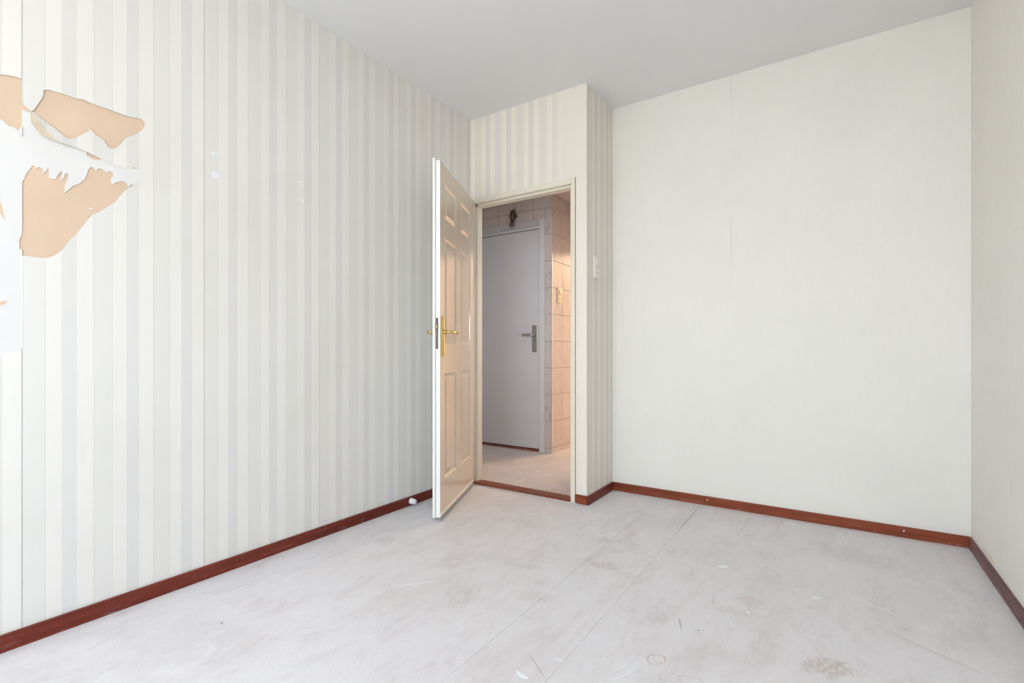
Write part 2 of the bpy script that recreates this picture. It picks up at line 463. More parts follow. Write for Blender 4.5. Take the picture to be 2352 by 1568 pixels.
W1 = [(0.4471,1.7222),(0.4494,1.7209),(0.4538,1.7188),(0.4615,1.719),(0.4677,1.7222),(0.4749,1.7121),(0.5089,1.6823),(0.553,1.6576),(0.6051,1.6429),(0.6103,1.6386),(0.6095,1.6322),(0.6134,1.6253),(0.6182,1.628),(0.6215,1.6208),(0.6279,1.6212),(0.6428,1.6216),(0.6511,1.6285),(0.655,1.6351),(0.6663,1.6326),(0.6751,1.626),(0.6931,1.6255),(0.7087,1.6225),(0.7219,1.6219),(0.7312,1.6296),(0.7433,1.6319),(0.7447,1.6242),(0.7501,1.6234),(0.7542,1.632),(0.7624,1.633),(0.7749,1.6237),(0.7777,1.6147),(0.7707,1.5962),(0.7597,1.5766),(0.7549,1.5754),(0.7443,1.5627),(0.7383,1.5618),(0.7319,1.5513),(0.7281,1.5581),(0.7268,1.5629),(0.7167,1.5688),(0.7082,1.5676),(0.6997,1.5596),(0.6947,1.5607),(0.6842,1.5456),(0.6787,1.5595),(0.6787,1.5688),(0.6835,1.5728),(0.6856,1.5836),(0.6835,1.5925),(0.6787,1.5902),(0.6746,1.594),(0.6663,1.5855),(0.6616,1.5875),(0.6595,1.5927),(0.6514,1.5944),(0.6433,1.5927),(0.6354,1.5828),(0.6301,1.5886),(0.6222,1.5912),(0.6137,1.5793),(0.6105,1.561),(0.604,1.5426),(0.595,1.5301),(0.5866,1.5206),(0.5732,1.5119),(0.5599,1.4921),(0.5514,1.4823),(0.5524,1.506),(0.5608,1.5354),(0.5617,1.5492),(0.5562,1.55),(0.5505,1.5421),(0.5514,1.5351),(0.544,1.5219),(0.5449,1.5515),(0.5393,1.5498),(0.5367,1.5393),(0.5311,1.5328),(0.5311,1.5241),(0.5229,1.5198),(0.5121,1.5198),(0.5111,1.5495),(0.5094,1.5538),(0.5049,1.5404),(0.496,1.5293),(0.4978,1.5454),(0.4873,1.5493),(0.4803,1.541),(0.4776,1.5485),(0.4708,1.5487),(0.4674,1.5383),(0.4596,1.5242),(0.4537,1.5096),(0.4537,1.5013),(0.4471,1.4901)]
S0T = [(0.3968,1.8105),(0.4072,1.8135),(0.4172,1.8161),(0.4285,1.8187),(0.4394,1.8198),(0.4464,1.8182)]
S0B = [(0.4469,0.9516),(0.44,0.9481),(0.4343,0.9453),(0.424,0.9397),(0.4116,0.9363),(0.3968,0.9316)]
W0 = [(0.397,1.6719),(0.4028,1.669),(0.4095,1.6642),(0.4159,1.6562),(0.4255,1.6577),(0.4341,1.6564),(0.4369,1.6508),(0.4358,1.6464),(0.4412,1.644),(0.4471,1.6448),(0.4471,1.3192),(0.4412,1.303),(0.4398,1.2958),(0.4408,1.2834),(0.4412,1.2717),(0.4471,1.2705),(0.4471,0.9526),(0.4432,0.9516),(0.4397,0.9474),(0.4342,0.9411),(0.4115,0.9315),(0.397,0.9261)]
SHARD = [(0.4466,1.6662),(0.4426,1.6624),(0.4394,1.6552),(0.4356,1.6461),(0.4383,1.6374),(0.4466,1.6336)]
SL1 = [(0.3941,1.4221),(0.4006,1.4024),(0.4044,1.3789),(0.4094,1.3574),(0.4047,1.3632),(0.3941,1.3812)]
SL2 = [(0.3932,1.0977),(0.4094,1.1036),(0.4143,1.1016),(0.4066,1.0914),(0.3932,1.0827)]
CHIP = [(0.6116,1.4462),(0.6231,1.4468),(0.6316,1.4464),(0.6243,1.4428),(0.6146,1.4424)]
FLAP = [[-2.1828,0.4677,1.7233],[-2.1828,0.4745,1.7217],[-2.1828,0.4806,1.7182],[-2.1828,0.4865,1.7138],[-2.1828,0.4926,1.71],[-2.1828,0.4987,1.706],[-2.1828,0.5049,1.7021],[-2.1828,0.5111,1.6982],[-2.1828,0.5174,1.6943],[-2.1828,0.5237,1.6903],[-2.1828,0.5301,1.6863],[-2.1828,0.5365,1.6823],[-2.1828,0.5429,1.6781],[-2.1828,0.5493,1.6739],[-2.1828,0.5558,1.6697],[-2.1828,0.5632,1.6682],[-2.1828,0.5713,1.6726],[-2.1828,0.5796,1.6776],[-2.1828,0.587,1.6856],[-2.1829,0.5946,1.6933],[-2.1831,0.6023,1.7012],[-2.1833,0.6099,1.7094],[-2.1835,0.6176,1.717],[-2.1837,0.6245,1.7128],[-2.1827,0.4676,1.723],[-2.1818,0.4734,1.7196],[-2.1812,0.4786,1.7146],[-2.1806,0.484,1.7093],[-2.1804,0.4901,1.7049],[-2.1807,0.4963,1.7006],[-2.1809,0.5026,1.6963],[-2.1811,0.509,1.6921],[-2.1813,0.5156,1.6884],[-2.1815,0.5224,1.685],[-2.1817,0.5292,1.6814],[-2.1819,0.5361,1.6777],[-2.182,0.5429,1.674],[-2.1821,0.5498,1.6702],[-2.1823,0.5568,1.6665],[-2.1824,0.5646,1.6652],[-2.1825,0.573,1.6688],[-2.1826,0.5815,1.6731],[-2.1826,0.5893,1.6799],[-2.1828,0.5972,1.6864],[-2.1831,0.6053,1.693],[-2.1833,0.6133,1.6998],[-2.1835,0.6212,1.7062],[-2.1837,0.6287,1.7024],[-2.1825,0.4676,1.7227],[-2.1808,0.4722,1.7175],[-2.1795,0.4766,1.7111],[-2.1785,0.4814,1.7047],[-2.1781,0.4876,1.6998],[-2.1786,0.4939,1.6952],[-2.179,0.5003,1.6905],[-2.1795,0.5068,1.6861],[-2.1799,0.5138,1.6826],[-2.1802,0.5211,1.6796],[-2.1806,0.5284,1.6765],[-2.1809,0.5356,1.6732],[-2.1812,0.5429,1.6698],[-2.1815,0.5503,1.6666],[-2.1817,0.5578,1.6633],[-2.182,0.5659,1.6621],[-2.1822,0.5746,1.6651],[-2.1823,0.5834,1.6686],[-2.1825,0.5916,1.6742],[-2.1827,0.5999,1.6795],[-2.183,0.6083,1.6848],[-2.1833,0.6166,1.6903],[-2.1835,0.6249,1.6954],[-2.1837,0.6329,1.6919],[-2.1822,0.4674,1.7223],[-2.18,0.4711,1.7155],[-2.1782,0.4746,1.7077],[-2.1767,0.479,1.7003],[-2.1763,0.4852,1.6949],[-2.1769,0.4916,1.6899],[-2.1776,0.4981,1.6849],[-2.1782,0.5048,1.6802],[-2.1787,0.5121,1.6768],[-2.1792,0.5199,1.6744],[-2.1797,0.5276,1.6717],[-2.1802,0.5353,1.6687],[-2.1806,0.543,1.6658],[-2.181,0.5509,1.663],[-2.1813,0.5588,1.6602],[-2.1816,0.5674,1.6591],[-2.1819,0.5763,1.6614],[-2.1822,0.5854,1.664],[-2.1824,0.5939,1.6685],[-2.1827,0.6026,1.6726],[-2.183,0.6113,1.6765],[-2.1833,0.6199,1.6807],[-2.1835,0.6286,1.6845],[-2.1837,0.6371,1.6814],[-2.182,0.4673,1.722],[-2.1792,0.47,1.7134],[-2.1768,0.4726,1.7043],[-2.175,0.4766,1.6959],[-2.1745,0.4828,1.6901],[-2.1754,0.4893,1.6848],[-2.1762,0.4959,1.6793],[-2.1769,0.5028,1.6743],[-2.1776,0.5104,1.6712],[-2.1783,0.5186,1.6692],[-2.1789,0.5268,1.6669],[-2.1795,0.5349,1.6643],[-2.18,0.5431,1.6617],[-2.1805,0.5514,1.6594],[-2.1809,0.5598,1.657],[-2.1813,0.5688,1.656],[-2.1817,0.578,1.6576],[-2.182,0.5873,1.6595],[-2.1822,0.5962,1.6628],[-2.1826,0.6053,1.6657],[-2.183,0.6143,1.6683],[-2.1833,0.6233,1.6711],[-2.1835,0.6323,1.6736],[-2.1837,0.6413,1.6708],[-2.1817,0.4672,1.7216],[-2.1783,0.4688,1.7114],[-2.1754,0.4706,1.7008],[-2.1732,0.4742,1.6916],[-2.1727,0.4804,1.6853],[-2.1737,0.487,1.6795],[-2.1747,0.4937,1.6737],[-2.1756,0.5007,1.6684],[-2.1765,0.5088,1.6655],[-2.1773,0.5174,1.664],[-2.178,0.526,1.6621],[-2.1788,0.5345,1.6598],[-2.1794,0.5432,1.6576],[-2.18,0.552,1.6558],[-2.1805,0.5609,1.6539],[-2.181,0.5702,1.653],[-2.1814,0.5797,1.6539],[-2.1818,0.5893,1.6549],[-2.1821,0.5986,1.657],[-2.1825,0.608,1.6587],[-2.183,0.6173,1.66],[-2.1833,0.6267,1.6614],[-2.1835,0.6361,1.6626],[-2.1837,0.6455,1.6602],[-2.1814,0.4671,1.7212],[-2.1773,0.4677,1.7093],[-2.1739,0.4686,1.6974],[-2.1712,0.4718,1.6871],[-2.1707,0.478,1.6804],[-2.1719,0.4848,1.6743],[-2.1731,0.4915,1.6681],[-2.1742,0.4987,1.6625],[-2.1752,0.507,1.6598],[-2.1762,0.5161,1.6588],[-2.1771,0.5251,1.6573],[-2.178,0.5341,1.6553],[-2.1787,0.5432,1.6535],[-2.1794,0.5525,1.6521],[-2.1801,0.5619,1.6507],[-2.1806,0.5716,1.65],[-2.1812,0.5814,1.6501],[-2.1816,0.5912,1.6504],[-2.182,0.6009,1.6513],[-2.1824,0.6107,1.6518],[-2.1829,0.6204,1.6517],[-2.1832,0.63,1.6518],[-2.1835,0.6398,1.6516],[-2.1837,0.6498,1.6496],[-2.1811,0.467,1.7208],[-2.1763,0.4665,1.7072],[-2.1723,0.4666,1.6939],[-2.1692,0.4693,1.6827],[-2.1686,0.4756,1.6755],[-2.17,0.4824,1.669],[-2.1714,0.4893,1.6625],[-2.1727,0.4966,1.6566],[-2.174,0.5053,1.654],[-2.1751,0.5148,1.6536],[-2.1761,0.5243,1.6524],[-2.1771,0.5337,1.6508],[-2.178,0.5433,1.6494],[-2.1789,0.5531,1.6485],[-2.1796,0.5629,1.6475],[-2.1803,0.573,1.6469],[-2.1809,0.583,1.6464],[-2.1814,0.5932,1.6458],[-2.1818,0.6033,1.6455],[-2.1824,0.6134,1.6448],[-2.1829,0.6234,1.6434],[-2.1832,0.6334,1.642],[-2.1835,0.6436,1.6405],[-2.1837,0.654,1.6388],[-2.1808,0.4669,1.7204],[-2.1752,0.4653,1.7051],[-2.1707,0.4646,1.6904],[-2.1671,0.4669,1.6782],[-2.1664,0.4732,1.6706],[-2.1681,0.4801,1.6638],[-2.1697,0.4871,1.6569],[-2.1712,0.4945,1.6507],[-2.1726,0.5036,1.6483],[-2.1739,0.5136,1.6483],[-2.1751,0.5235,1.6476],[-2.1763,0.5333,1.6464],[-2.1773,0.5433,1.6453],[-2.1783,0.5536,1.6448],[-2.1791,0.5639,1.6444],[-2.1799,0.5744,1.6438],[-2.1806,0.5847,1.6426],[-2.1812,0.5951,1.6412],[-2.1817,0.6056,1.6398],[-2.1823,0.6161,1.6378],[-2.1828,0.6264,1.6351],[-2.1832,0.6368,1.6323],[-2.1835,0.6473,1.6294],[-2.1837,0.6583,1.6281]]


# ------------------------------------------------------------------ room shell
# floor: sub-floor and four screed panels with narrow joints
fl = obj('floor', B(XL - 0.1, XR + 0.1, YW - 0.1, YB + 0.1, -0.12, -0.0010), M['floor'])
tag(fl, 'dusty pale pinkish grey screed floor of the empty room', 'floor', kind='structure')
g = 0.0007
for (x0, x1, y0, y1) in ((XL, -0.937 - g, YW, YB), (-0.937 + g, -0.690 - g, 1.482 + g, YB), (-0.937 + g, -0.690 - g, YW, 1.482 - g), (-0.690 + g, XR, YW, YB)):
    obj('floor_panel', B(x0, x1, y0, y1, -0.0010, 0.0), M['floor'], fl)

ce = obj('ceiling', B(XL - 0.1, XR + 0.1, YW - 0.2, YB + 0.1, H, H + 0.12), M['ceiling'])
tag(ce, 'plain matt light grey white ceiling of the room', 'ceiling', kind='structure')

# left wall: peach plaster, white lining remains and striped paper lengths on top
wl_ = obj('wall_left', B(XL - 0.10, XL - 0.003, YW, YD, 0, H), M['peach'])
tag(wl_, 'long left wall with pale striped wallpaper torn open near its left end', 'wall', kind='structure')
fr = lambda a, b, d: Vector((XL - d, a, b))
fl2 = lambda a, b, d: Vector((XL - 0.0012 - d, a, b))
SEAMS = [YW, -0.0985, 0.4464, 0.9909, 1.5354, 2.0799, 2.6244, YD]
gap = 0.0005
for k in range(7):
    y0, y1 = SEAMS[k] + gap, SEAMS[k + 1] - gap
    if k == 1:
        off_bot = [(0.30, 0.93), (0.20, 0.99), (0.13, 1.15), (0.11, 1.40), (0.16, 1.62), (0.26, 1.74), (0.34, 1.785)]
        pts = [(y0, 0), (y1, 0)] + [(min(a, y1), b) for a, b in S0B] + off_bot + [(min(a, y1), b) for a, b in S0T] + [(y1, H), (y0, H)]
    elif k == 2:
        pts = [(y0, H)] + [(max(a, y0), b) for a, b in H_TEAR] + [(y0, 0), (y1, 0), (y1, H)]
    else:
        pts = [(y0, 0), (y1, 0), (y1, H), (y0, H)]
    obj('wallpaper_strip', slab(pts, fr, 0.0012), M['stripe_left'], wl_)
o = obj('lining_paper', slab(W1, fl2, 0.0015), M['lining'], wl_); o['label'] = 'white torn lining paper'
off_left = [(0.30, 0.90), (0.18, 0.97), (0.105, 1.15), (0.09, 1.35), (0.17, 1.50), (0.28, 1.66), (0.36, 1.70)]
o = obj('lining_paper', slab(W0 + off_left, fl2, 0.0015), M['lining'], wl_); o['label'] = 'white torn lining paper'
o = obj('paper_shard', slab([(a, b) for a, b in SHARD], lambda a, b, d: Vector((XL + 0.001 - d, a, b)), 0.0015), M['stripe_left'], wl_)
for nm, P_ in (('peach_sliver', SL1), ('peach_sliver', SL2)):
    obj(nm, slab(P_, lambda a, b, d: Vector((XL - 0.0008 - d, a, b)), 0.0006), M['peach'], wl_)
obj('lining_scrap', slab(CHIP, fl2, 0.0015), M['lining'], wl_)
# curled flap of paper, its cream back turned out at the left
FN, FM = 24, 9
bm = bmesh.new()
vv = [bm.verts.new(p) for p in FLAP]
for j in range(FM - 1):
    for i in range(FN - 1):
        f = bm.faces.new((vv[j * FN + i], vv[j * FN + i + 1], vv[(j + 1) * FN + i + 1], vv[(j + 1) * FN + i]))
        u, v = (i + .5) / (FN - 1), (j + .5) / (FM - 1)
        f.material_index = 1 if v > 0.24 + 0.76 * max(0.0, (u - 0.16) / 0.36) else 0
        f.smooth = True
o = obj('curled_paper_flap', bm, [M['stripe_left'], M['paper_backside']], wl_)
o['label'] = 'peeling flap of wallpaper with cream back'
sm = o.modifiers.new('thickness', 'SOLIDIFY'); sm.thickness = 0.0006; sm.use_rim = False
# plugged screw holes
random.seed(4)
for (y, z, r, dy, dz) in ((1.033, 1.773, 0.010, 0.006, 0.006), (1.033, 1.690, 0.011, 0.008, -0.010), (1.436, 1.767, 0.011, 0.010, 0.000), (1.436, 1.686, 0.010, 0.004, -0.005)):
    pts = []
    for i in range(14):
        a = 2 * math.pi * i / 14
        rr = r * (0.8 + 0.5 * random.random()) * (1.5 if math.cos(a) * dy + math.sin(a) * dz > 0.004 else 1.0)
        pts.append((y + rr * math.cos(a), z + rr * math.sin(a)))
    pf = obj('filler_patch', slab(pts, lambda a, b, d: Vector((XL + 0.0007 - d, a, b)), 0.0010), M['filler'], wl_)
    bm = bmesh.new()
    lathe(bm, [(0.0045, -0.0005), (0.0045, 0.001), (0.003, 0.0016), (0.0024, 0.0009)], (XL + 0.0007, y, z), (1, 0, 0), 12)
    obj('wall_plug', bm, M['white_rubber'], pf)

# far wall, plain cream paper in lengths
wb = obj('wall_back', B(XC - 0.07, XR + 0.1, YB + 0.0012, YB + 0.10, 0, H), M['plaster'])
tag(wb, 'wide plain cream far wall right of the doorway niche', 'wall', kind='structure')
xs = [XC, -1.051, -0.520, 0.007, XR]
for a, b in zip(xs, xs[1:]):
    obj('wallpaper_strip', slab([(a + 0.0003, 0), (b - 0.0003, 0), (b - 0.0003, H), (a + 0.0003, H)], lambda p, q, d: Vector((p, YB + d, q)), 0.0012), M['paper_back'], wb)

wr = obj('wall_right', B(XR, XR + 0.10, YW, YB + 0.0012, 0, H), M['paper_right'])
tag(wr, 'ribbed cream wall at the right edge of the room', 'wall', kind='structure')
o = obj('peach_sliver', slab([(2.953, 0.070), (2.955, 0.079), (2.90, 0.078), (2.84, 0.085), (2.765, 0.077), (2.77, 0.066), (2.86, 0.070)], lambda a, b, d: Vector((XR - 0.0008 + d, a, b)), 0.0008), M['paper_backside'], wr)
o['label'] = 'small tan tear above the baseboard'

# doorway wall (7 cm block) with the opening, and the short reveal wall
T = 0.07
wd = empty('wall_doorway'); tag(wd, 'striped wall around and above the open doorway', 'wall', kind='structure')
obj('wall_over_door', B(XL - 1.2, XC - 0.0012, YD + 0.0012, YD + T, 2.020, H), M['plaster'], wd)
obj('wall_beside_door', B(-1.367, XC - 0.0012, YD + 0.0012, YD + T, 0, 2.020), M['plaster'], wd)
obj('wallpaper_strip', slab([(XL, 2.030), (-1.357, 2.030), (-1.357, 0), (XC, 0), (XC, H), (XL, H)], lambda p, q, d: Vector((p, YD + d, q)), 0.0012), M['stripe_door'], wd)
obj('hall_wall', B(XL - 1.2, XL - 0.001, YD, YD + T, 0, 2.020), M['plaster'], wd)

wv = obj('wall_reveal', B(XC - T, XC - 0.0012, YD + T, YB + 0.0012, 0, H), M['plaster'])
tag(wv, 'narrow striped return wall that carries the light switch', 'wall', kind='structure')
obj('wallpaper_strip', slab([(YD, 0), (YB, 0), (YB, H), (YD, H)], lambda p, q, d: Vector((XC - d, p, q)), 0.0012), M['stripe_reveal'], wv)

# window wall behind the camera
wf = empty('wall_front'); tag(wf, 'window wall behind the viewpoint', 'wall', kind='structure')
WX0, WX1, WZ0, WZ1 = -1.93, 0.37, 0.78, 2.38
for a in ((XL - .1, WX0, 0, H), (WX1, XR + .1, 0, H), (WX0, WX1, 0, WZ0), (WX0, WX1, WZ1, H)):
    obj('wall_panel', B(a[0], a[1], YW - 0.20, YW, a[2], a[3]), M['paper_back'], wf)
wi = empty('window_1', ((WX0 + WX1) / 2, YW - 0.1, WZ0)); tag(wi, 'wide white framed window behind the viewpoint', 'window', kind='structure')
wc = (WX0 + WX1) / 2
fw_ = 0.06
for a in ((WX0 - wc, WX0 - wc + fw_, 0, WZ1 - WZ0), (WX1 - wc - fw_, WX1 - wc, 0, WZ1 - WZ0), (WX0 - wc, WX1 - wc, 0, fw_), (WX0 - wc, WX1 - wc, WZ1 - WZ0 - fw_, WZ1 - WZ0), (-0.03, 0.03, 0, WZ1 - WZ0)):
    obj('window_frame', B(a[0], a[1], -0.03, 0.03, a[2], a[3], bev=0.003), M['white_paint'], wi)
obj('window_sill', B(WX0 - wc - .04, WX1 - wc + .04, 0.03, 0.22, -0.03, 0.0, bev=0.004), M['white_paint'], wi)
gm = NT('window_glass', 0.0)
gm.n.remove(gm.b)
tr = gm.new('ShaderNodeBsdfTransparent'); tr.inputs[0].default_value = (0.97, 0.98, 0.98, 1)
gl = gm.new('ShaderNodeBsdfGlossy'); gl.inputs['Roughness'].default_value = 0.0
mx = gm.new('ShaderNodeMixShader'); mx.inputs[0].default_value = 0.06
gm.l.new(tr.outputs[0], mx.inputs[1]); gm.l.new(gl.outputs[0], mx.inputs[2])
gm.l.new(mx.outputs[0], gm.n['Material Output'].inputs['Surface'])
for a, b in ((WX0 - wc + fw_, -0.03), (0.03, WX1 - wc - fw_)):
    obj('pane', B(a, b, -0.004, 0.004, fw_, WZ1 - WZ0 - fw_), gm.m, wi)
gd = obj('floor_outside', B(-25, 25, -40, YW - 0.2, -0.40, -0.30), M['paving'])
tag(gd, 'sunlit paving outside the window', 'ground', kind='structure')

# baseboards
def bboard(name, b, mat, label):
    o = obj(name, b, mat); tag(o, label, 'baseboard', kind='structure'); return o
BH, BT = 0.054, 0.012
bboard('baseboard_left', B(XL, XL + BT, YW, YD - 0.09, 0, BH, bev=0.0015), M['wood_y'], 'long mahogany brown baseboard under the striped left wall')
bbk = bboard('baseboard_back', B(XC, XR - 0.002, YB - BT, YB, 0, BH, bev=0.0015), M['wood_x'], 'red brown baseboard along the plain far wall')
for x in (-0.655, 0.29):
    bm = bmesh.new(); lathe(bm, [(0.004, -0.001), (0.004, 0.0006), (0.002, 0.001)], (x, YB - BT, 0.034), (0, -1, 0), 10)
    obj('nail_filler', bm, M['flake'], bbk)
bboard('baseboard_right', B(XR - BT, XR, YW, YB - BT, 0, BH, bev=0.0015), M['wood_dusty_sheen'], 'dusty brown baseboard at the right edge, grey grazing sheen in its colour')
bboard('baseboard_reveal', B(XC, XC + BT, YD - BT, YB - BT, 0, BH, bev=0.0015), M['wood_y'], 'short baseboard under the light switch wall')
bboard('baseboard_doorway', B(-1.355, XC, YD - BT, YD, 0, BH, bev=0.0015), M['wood_x'], 'tiny baseboard block between door frame and wall corner')

# ------------------------------------------------------------------ door frame, rebated
tf = empty('trim_1', (0, 0, 0)); tag(tf, 'cream painted door frame around the open doorway', 'door frame', kind='structure')
Y0, Y1 = YD - 0.008, YD + T + 0.004
def frame_piece(name, prof, fn, mat=None):
    bm = bmesh.new()
    for (a0, a1, b0, b1) in prof:
        box(bm, *fn(a0, a1, b0, b1), bev=0.0012, seg=1)
    return obj(name, bm, mat or M['frame_paint'], tf)
rj = frame_piece('jamb', [(-1.385, -1.355, Y0, Y1), (-1.400, -1.384, YD + 0.018, Y1)], lambda a, b, c, d: (a, b, c, d, 0, 2.032))
lj = frame_piece('jamb', [(XL + 0.0005, -2.154, Y0 + 0.004, Y1), (-2.155, -2.138, YD + 0.018, Y1)], lambda a, b, c, d: (a, b, c, d, 0, 2.032))
hd = frame_piece('header', [(1.996, 2.032, Y0, Y1), (1.980, 1.997, YD + 0.018, Y1)], lambda a, b, c, d: (-2.154, -1.3855, c, d, a, b))
bm = bmesh.new(); box(bm, -1.3862, -1.3848, YD - 0.0055, YD + 0.012, 0.965, 1.123, bev=0.0003)
o = obj('strike_plate', bm, M['alu'], rj); o['label'] = 'steel strike plate'
obj('weather_groove', B(-1.3552, -1.3535, Y0 + 0.001, YD + 0.002, BH, 2.031), M['bolt_brass'], rj)
# threshold
th = obj('trim_2', B(-2.155, -1.386, YD - 0.014, YD + T - 0.005, 0.0, 0.018, bev=0.005, seg=3), M['wood_sill'])
tag(th, 'worn mahogany threshold in the open doorway', 'threshold', kind='structure')

# ------------------------------------------------------------------ open six-panel door
HX, HY = -2.137, 2.745                     # hall-side face at the hinge end
ANG = math.atan2(2.044 - 2.745, -1.829 + 2.137)
# local frame: x from hinge to free edge, y = towards the hall-side face (visible), z up
dr = empty('door_1', (HX, HY, 0), ANG)
tag(dr, 'open cream six-panel door with brass handle, hinged at the left wall', 'door', kind='structure')
LW, ZB, ZT = 0.760, 0.022, 2.006
COLS = [(0.100, 0.335), (0.435, 0.675)]
ROWS = [(0.217, 0.817), (0.990, 1.592), (1.690, 1.900)]
def panel_rings(x0, x1, z0, z1):
    # (inset, depth): edge of leaf, lip, groove, raised bevel, field   (depth positive = into the leaf)
    return [(0.0, 0.0), (0.006, 0.0035), (0.014, 0.0075), (0.022, 0.0075), (0.044, 0.0015)]
bm = bmesh.new()
xsL = [0.0] + [v for c in COLS for v in c] + [LW]
zsL = [ZB] + [v for r in ROWS for v in r] + [ZT]
for sgn, ybase in ((1, 0.0),):
    for i in range(len(xsL) - 1):
        for j in range(len(zsL) - 1):
            if i % 2 == 1 and j % 2 == 1:
                x0, x1, z0, z1 = xsL[i], xsL[i + 1], zsL[j], zsL[j + 1]
                prev = None
                for ins, dep in panel_rings(x0, x1, z0, z1):
                    ring = [bm.verts.new(Vector((x, ybase - dep, z))) for x, z in ((x0 + ins, z0 + ins), (x1 - ins, z0 + ins), (x1 - ins, z1 - ins), (x0 + ins, z1 - ins))]
                    if prev:
                        for k in range(4):
                            bm.faces.new((prev[k], prev[(k + 1) % 4], ring[(k + 1) % 4], ring[k]))
                    prev = ring
                bm.faces.new(prev)
            else:
                bm.faces.new([bm.verts.new(Vector((x, ybase, z))) for x, z in ((xsL[i], zsL[j]), (xsL[i + 1], zsL[j]), (xsL[i + 1], zsL[j + 1]), (xsL[i], zsL[j + 1]))])
bmesh.ops.remove_doubles(bm, verts=bm.verts[:], dist=1e-5)
lf = obj('leaf_face', bm, M['cream_gloss'], dr); lf['label'] = 'glossy cream moulded face with six raised panels'
obj('leaf_core', B(0.0, LW, -0.026, -0.0085, ZB, ZT), M['cream_gloss'], dr)
bm = bmesh.new()
box(bm, 0.0, 0.012, -0.0085, -0.0002, ZB, ZT); box(bm, 0.012, LW - 0.006, -0.0085, -0.0002, ZT - 0.012, ZT - 0.0002); box(bm, 0.012, LW - 0.006, -0.0085, -0.0002, ZB, ZB + 0.012)
obj('leaf_rail', bm, M['cream_gloss'], dr)
o = obj('leaf_edge', B(LW - 0.004, LW + 0.0015, -0.0252, 0.0002, ZB - 0.001, ZT + 0.0005, bev=0.0008), M['edge_paint'], dr); o['label'] = 'white painted door edge'
o = obj('overlap_lip', B(0.004, LW + 0.013, -0.040, -0.0255, ZB - 0.002, ZT + 0.012, bev=0.003), M['edge_paint'], dr); o['label'] = 'white rebated lip of the door'
# lock in the edge
lk = obj('lock_plate', B(LW + 0.001, LW + 0.0028, -0.0225, -0.0105, 0.962, 1.126), M['lock_metal'], dr)
bm = bmesh.new()
for z in (0.962, 1.126): cyl(bm, (LW + 0.001, -0.0165, z), (LW + 0.0028, -0.0165, z), 0.006, seg=16)
obj('lock_plate_end', bm, M['lock_metal'], lk)
bm = bmesh.new()
box(bm, LW + 0.001, LW + 0.011, -0.0225, -0.0112, 1.070, 1.092, bev=0.002)
obj('latch_bolt', bm, M['bolt_brass'], lk)
# brass handle sets on both faces
def handle(side):
    y0 = 0.0 if side > 0 else -0.040
    f = lambda y: y0 + side * y
    lab = 'polished brass backplate'
    bm = bmesh.new()
    sh = []
    xc_, w, z0, z1 = 0.716, 0.019, 0.915, 1.143
    pts = []
    for k in range(9): a = math.pi * k / 8; pts.append((xc_ + w * math.cos(a), z1 - w * 0.8 + w * 0.8 * math.sin(a)))
    for k in range(9): a = math.pi + math.pi * k / 8; pts.append((xc_ + w * math.cos(a), z0 + w * 0.8 + w * 0.8 * math.sin(a)))
    rings = []
    for ins, dep in ((0, 0.0), (0, 0.004), (0.004, 0.009), (0.012, 0.0105)):
        rings.append([bm.verts.new(Vector((xc_ + (x - xc_) * (1 - ins / w), f(dep), z + (-ins if z > 1.03 else ins)))) for x, z in pts])
    for a, b in zip(rings, rings[1:]):
        for k in range(len(pts)):
            bm.faces.new((a[k], a[(k + 1) % len(pts)], b[(k + 1) % len(pts)], b[k]))
    bm.faces.new(rings[-1])
    bp = obj('handle_backplate', bm, M['brass'], dr, smooth=False); bp['label'] = lab
    bm = bmesh.new()
    cyl(bm, (xc_, f(0.008), 1.053), (xc_, f(0.022), 1.053), 0.0115, 0.010)
    zz = 1.053
    path = [(xc_, f(0.018), zz), (xc_, f(0.036), zz), (xc_ - 0.006, f(0.047), zz), (xc_ - 0.020, f(0.052), zz), (xc_ - 0.06, f(0.054), zz - 0.001), (xc_ - 0.085, f(0.054), zz - 0.002), (xc_ - 0.092, f(0.054), zz - 0.002), (xc_ - 0.094, f(0.054), zz - 0.002), (xc_ - 0.113, f(0.054), zz - 0.003), (xc_ - 0.122, f(0.053), zz - 0.003)]
    sweep(bm, path, [(0.008, 0.008), (0.008, 0.008), (0.0085, 0.0085), (0.0085, 0.009), (0.0085, 0.009), (0.009, 0.0095), (0.0075, 0.008), (0.010, 0.010), (0.008, 0.008), (0.003, 0.003)])
    lv = obj('handle_lever', bm, M['brass'], bp, smooth=True)
    bm = bmesh.new()
    for z in (1.128, 0.930): lathe(bm, [(0.004, 0), (0.004, 0.0015), (0.002, 0.002)], (xc_, f(0.0098), z), (0, side, 0), 10)
    obj('screw', bm, M['bolt_brass'], bp)
handle(1); handle(-1)
# draught strip with brush along the bottom of the visible face
ds = obj('draught_strip', B(0.030, 0.757, 0.0, 0.0045, 0.026, 0.048, bev=0.001), M['switch'], dr); ds['label'] = 'cream strip with screws'
for x in (0.055, 0.135, 0.235, 0.43, 0.66, 0.70, 0.745):
    bm = bmesh.new(); lathe(bm, [(0.003, -0.001), (0.003, 0.0008), (0.0015, 0.0012)], (x, 0.0045, 0.038), (0, 1, 0), 10)
    obj('screw', bm, M['lock_metal'], ds)
br = obj('brush_seal', B(0.030, 0.757, 0.0006, 0.006, 0.004, 0.0265, bev=0.001), M['brush'], dr); br['label'] = 'grey brush seal'
for z in (0.26, 1.72):
    bm = bmesh.new(); cyl(bm, (0.004, -0.006, z - 0.04), (0.004, -0.006, z + 0.04), 0.006, seg=14)
    for v in bm.verts: v.co.x -= 0.012
    obj('hinge', bm, M['bolt_brass'], dr)

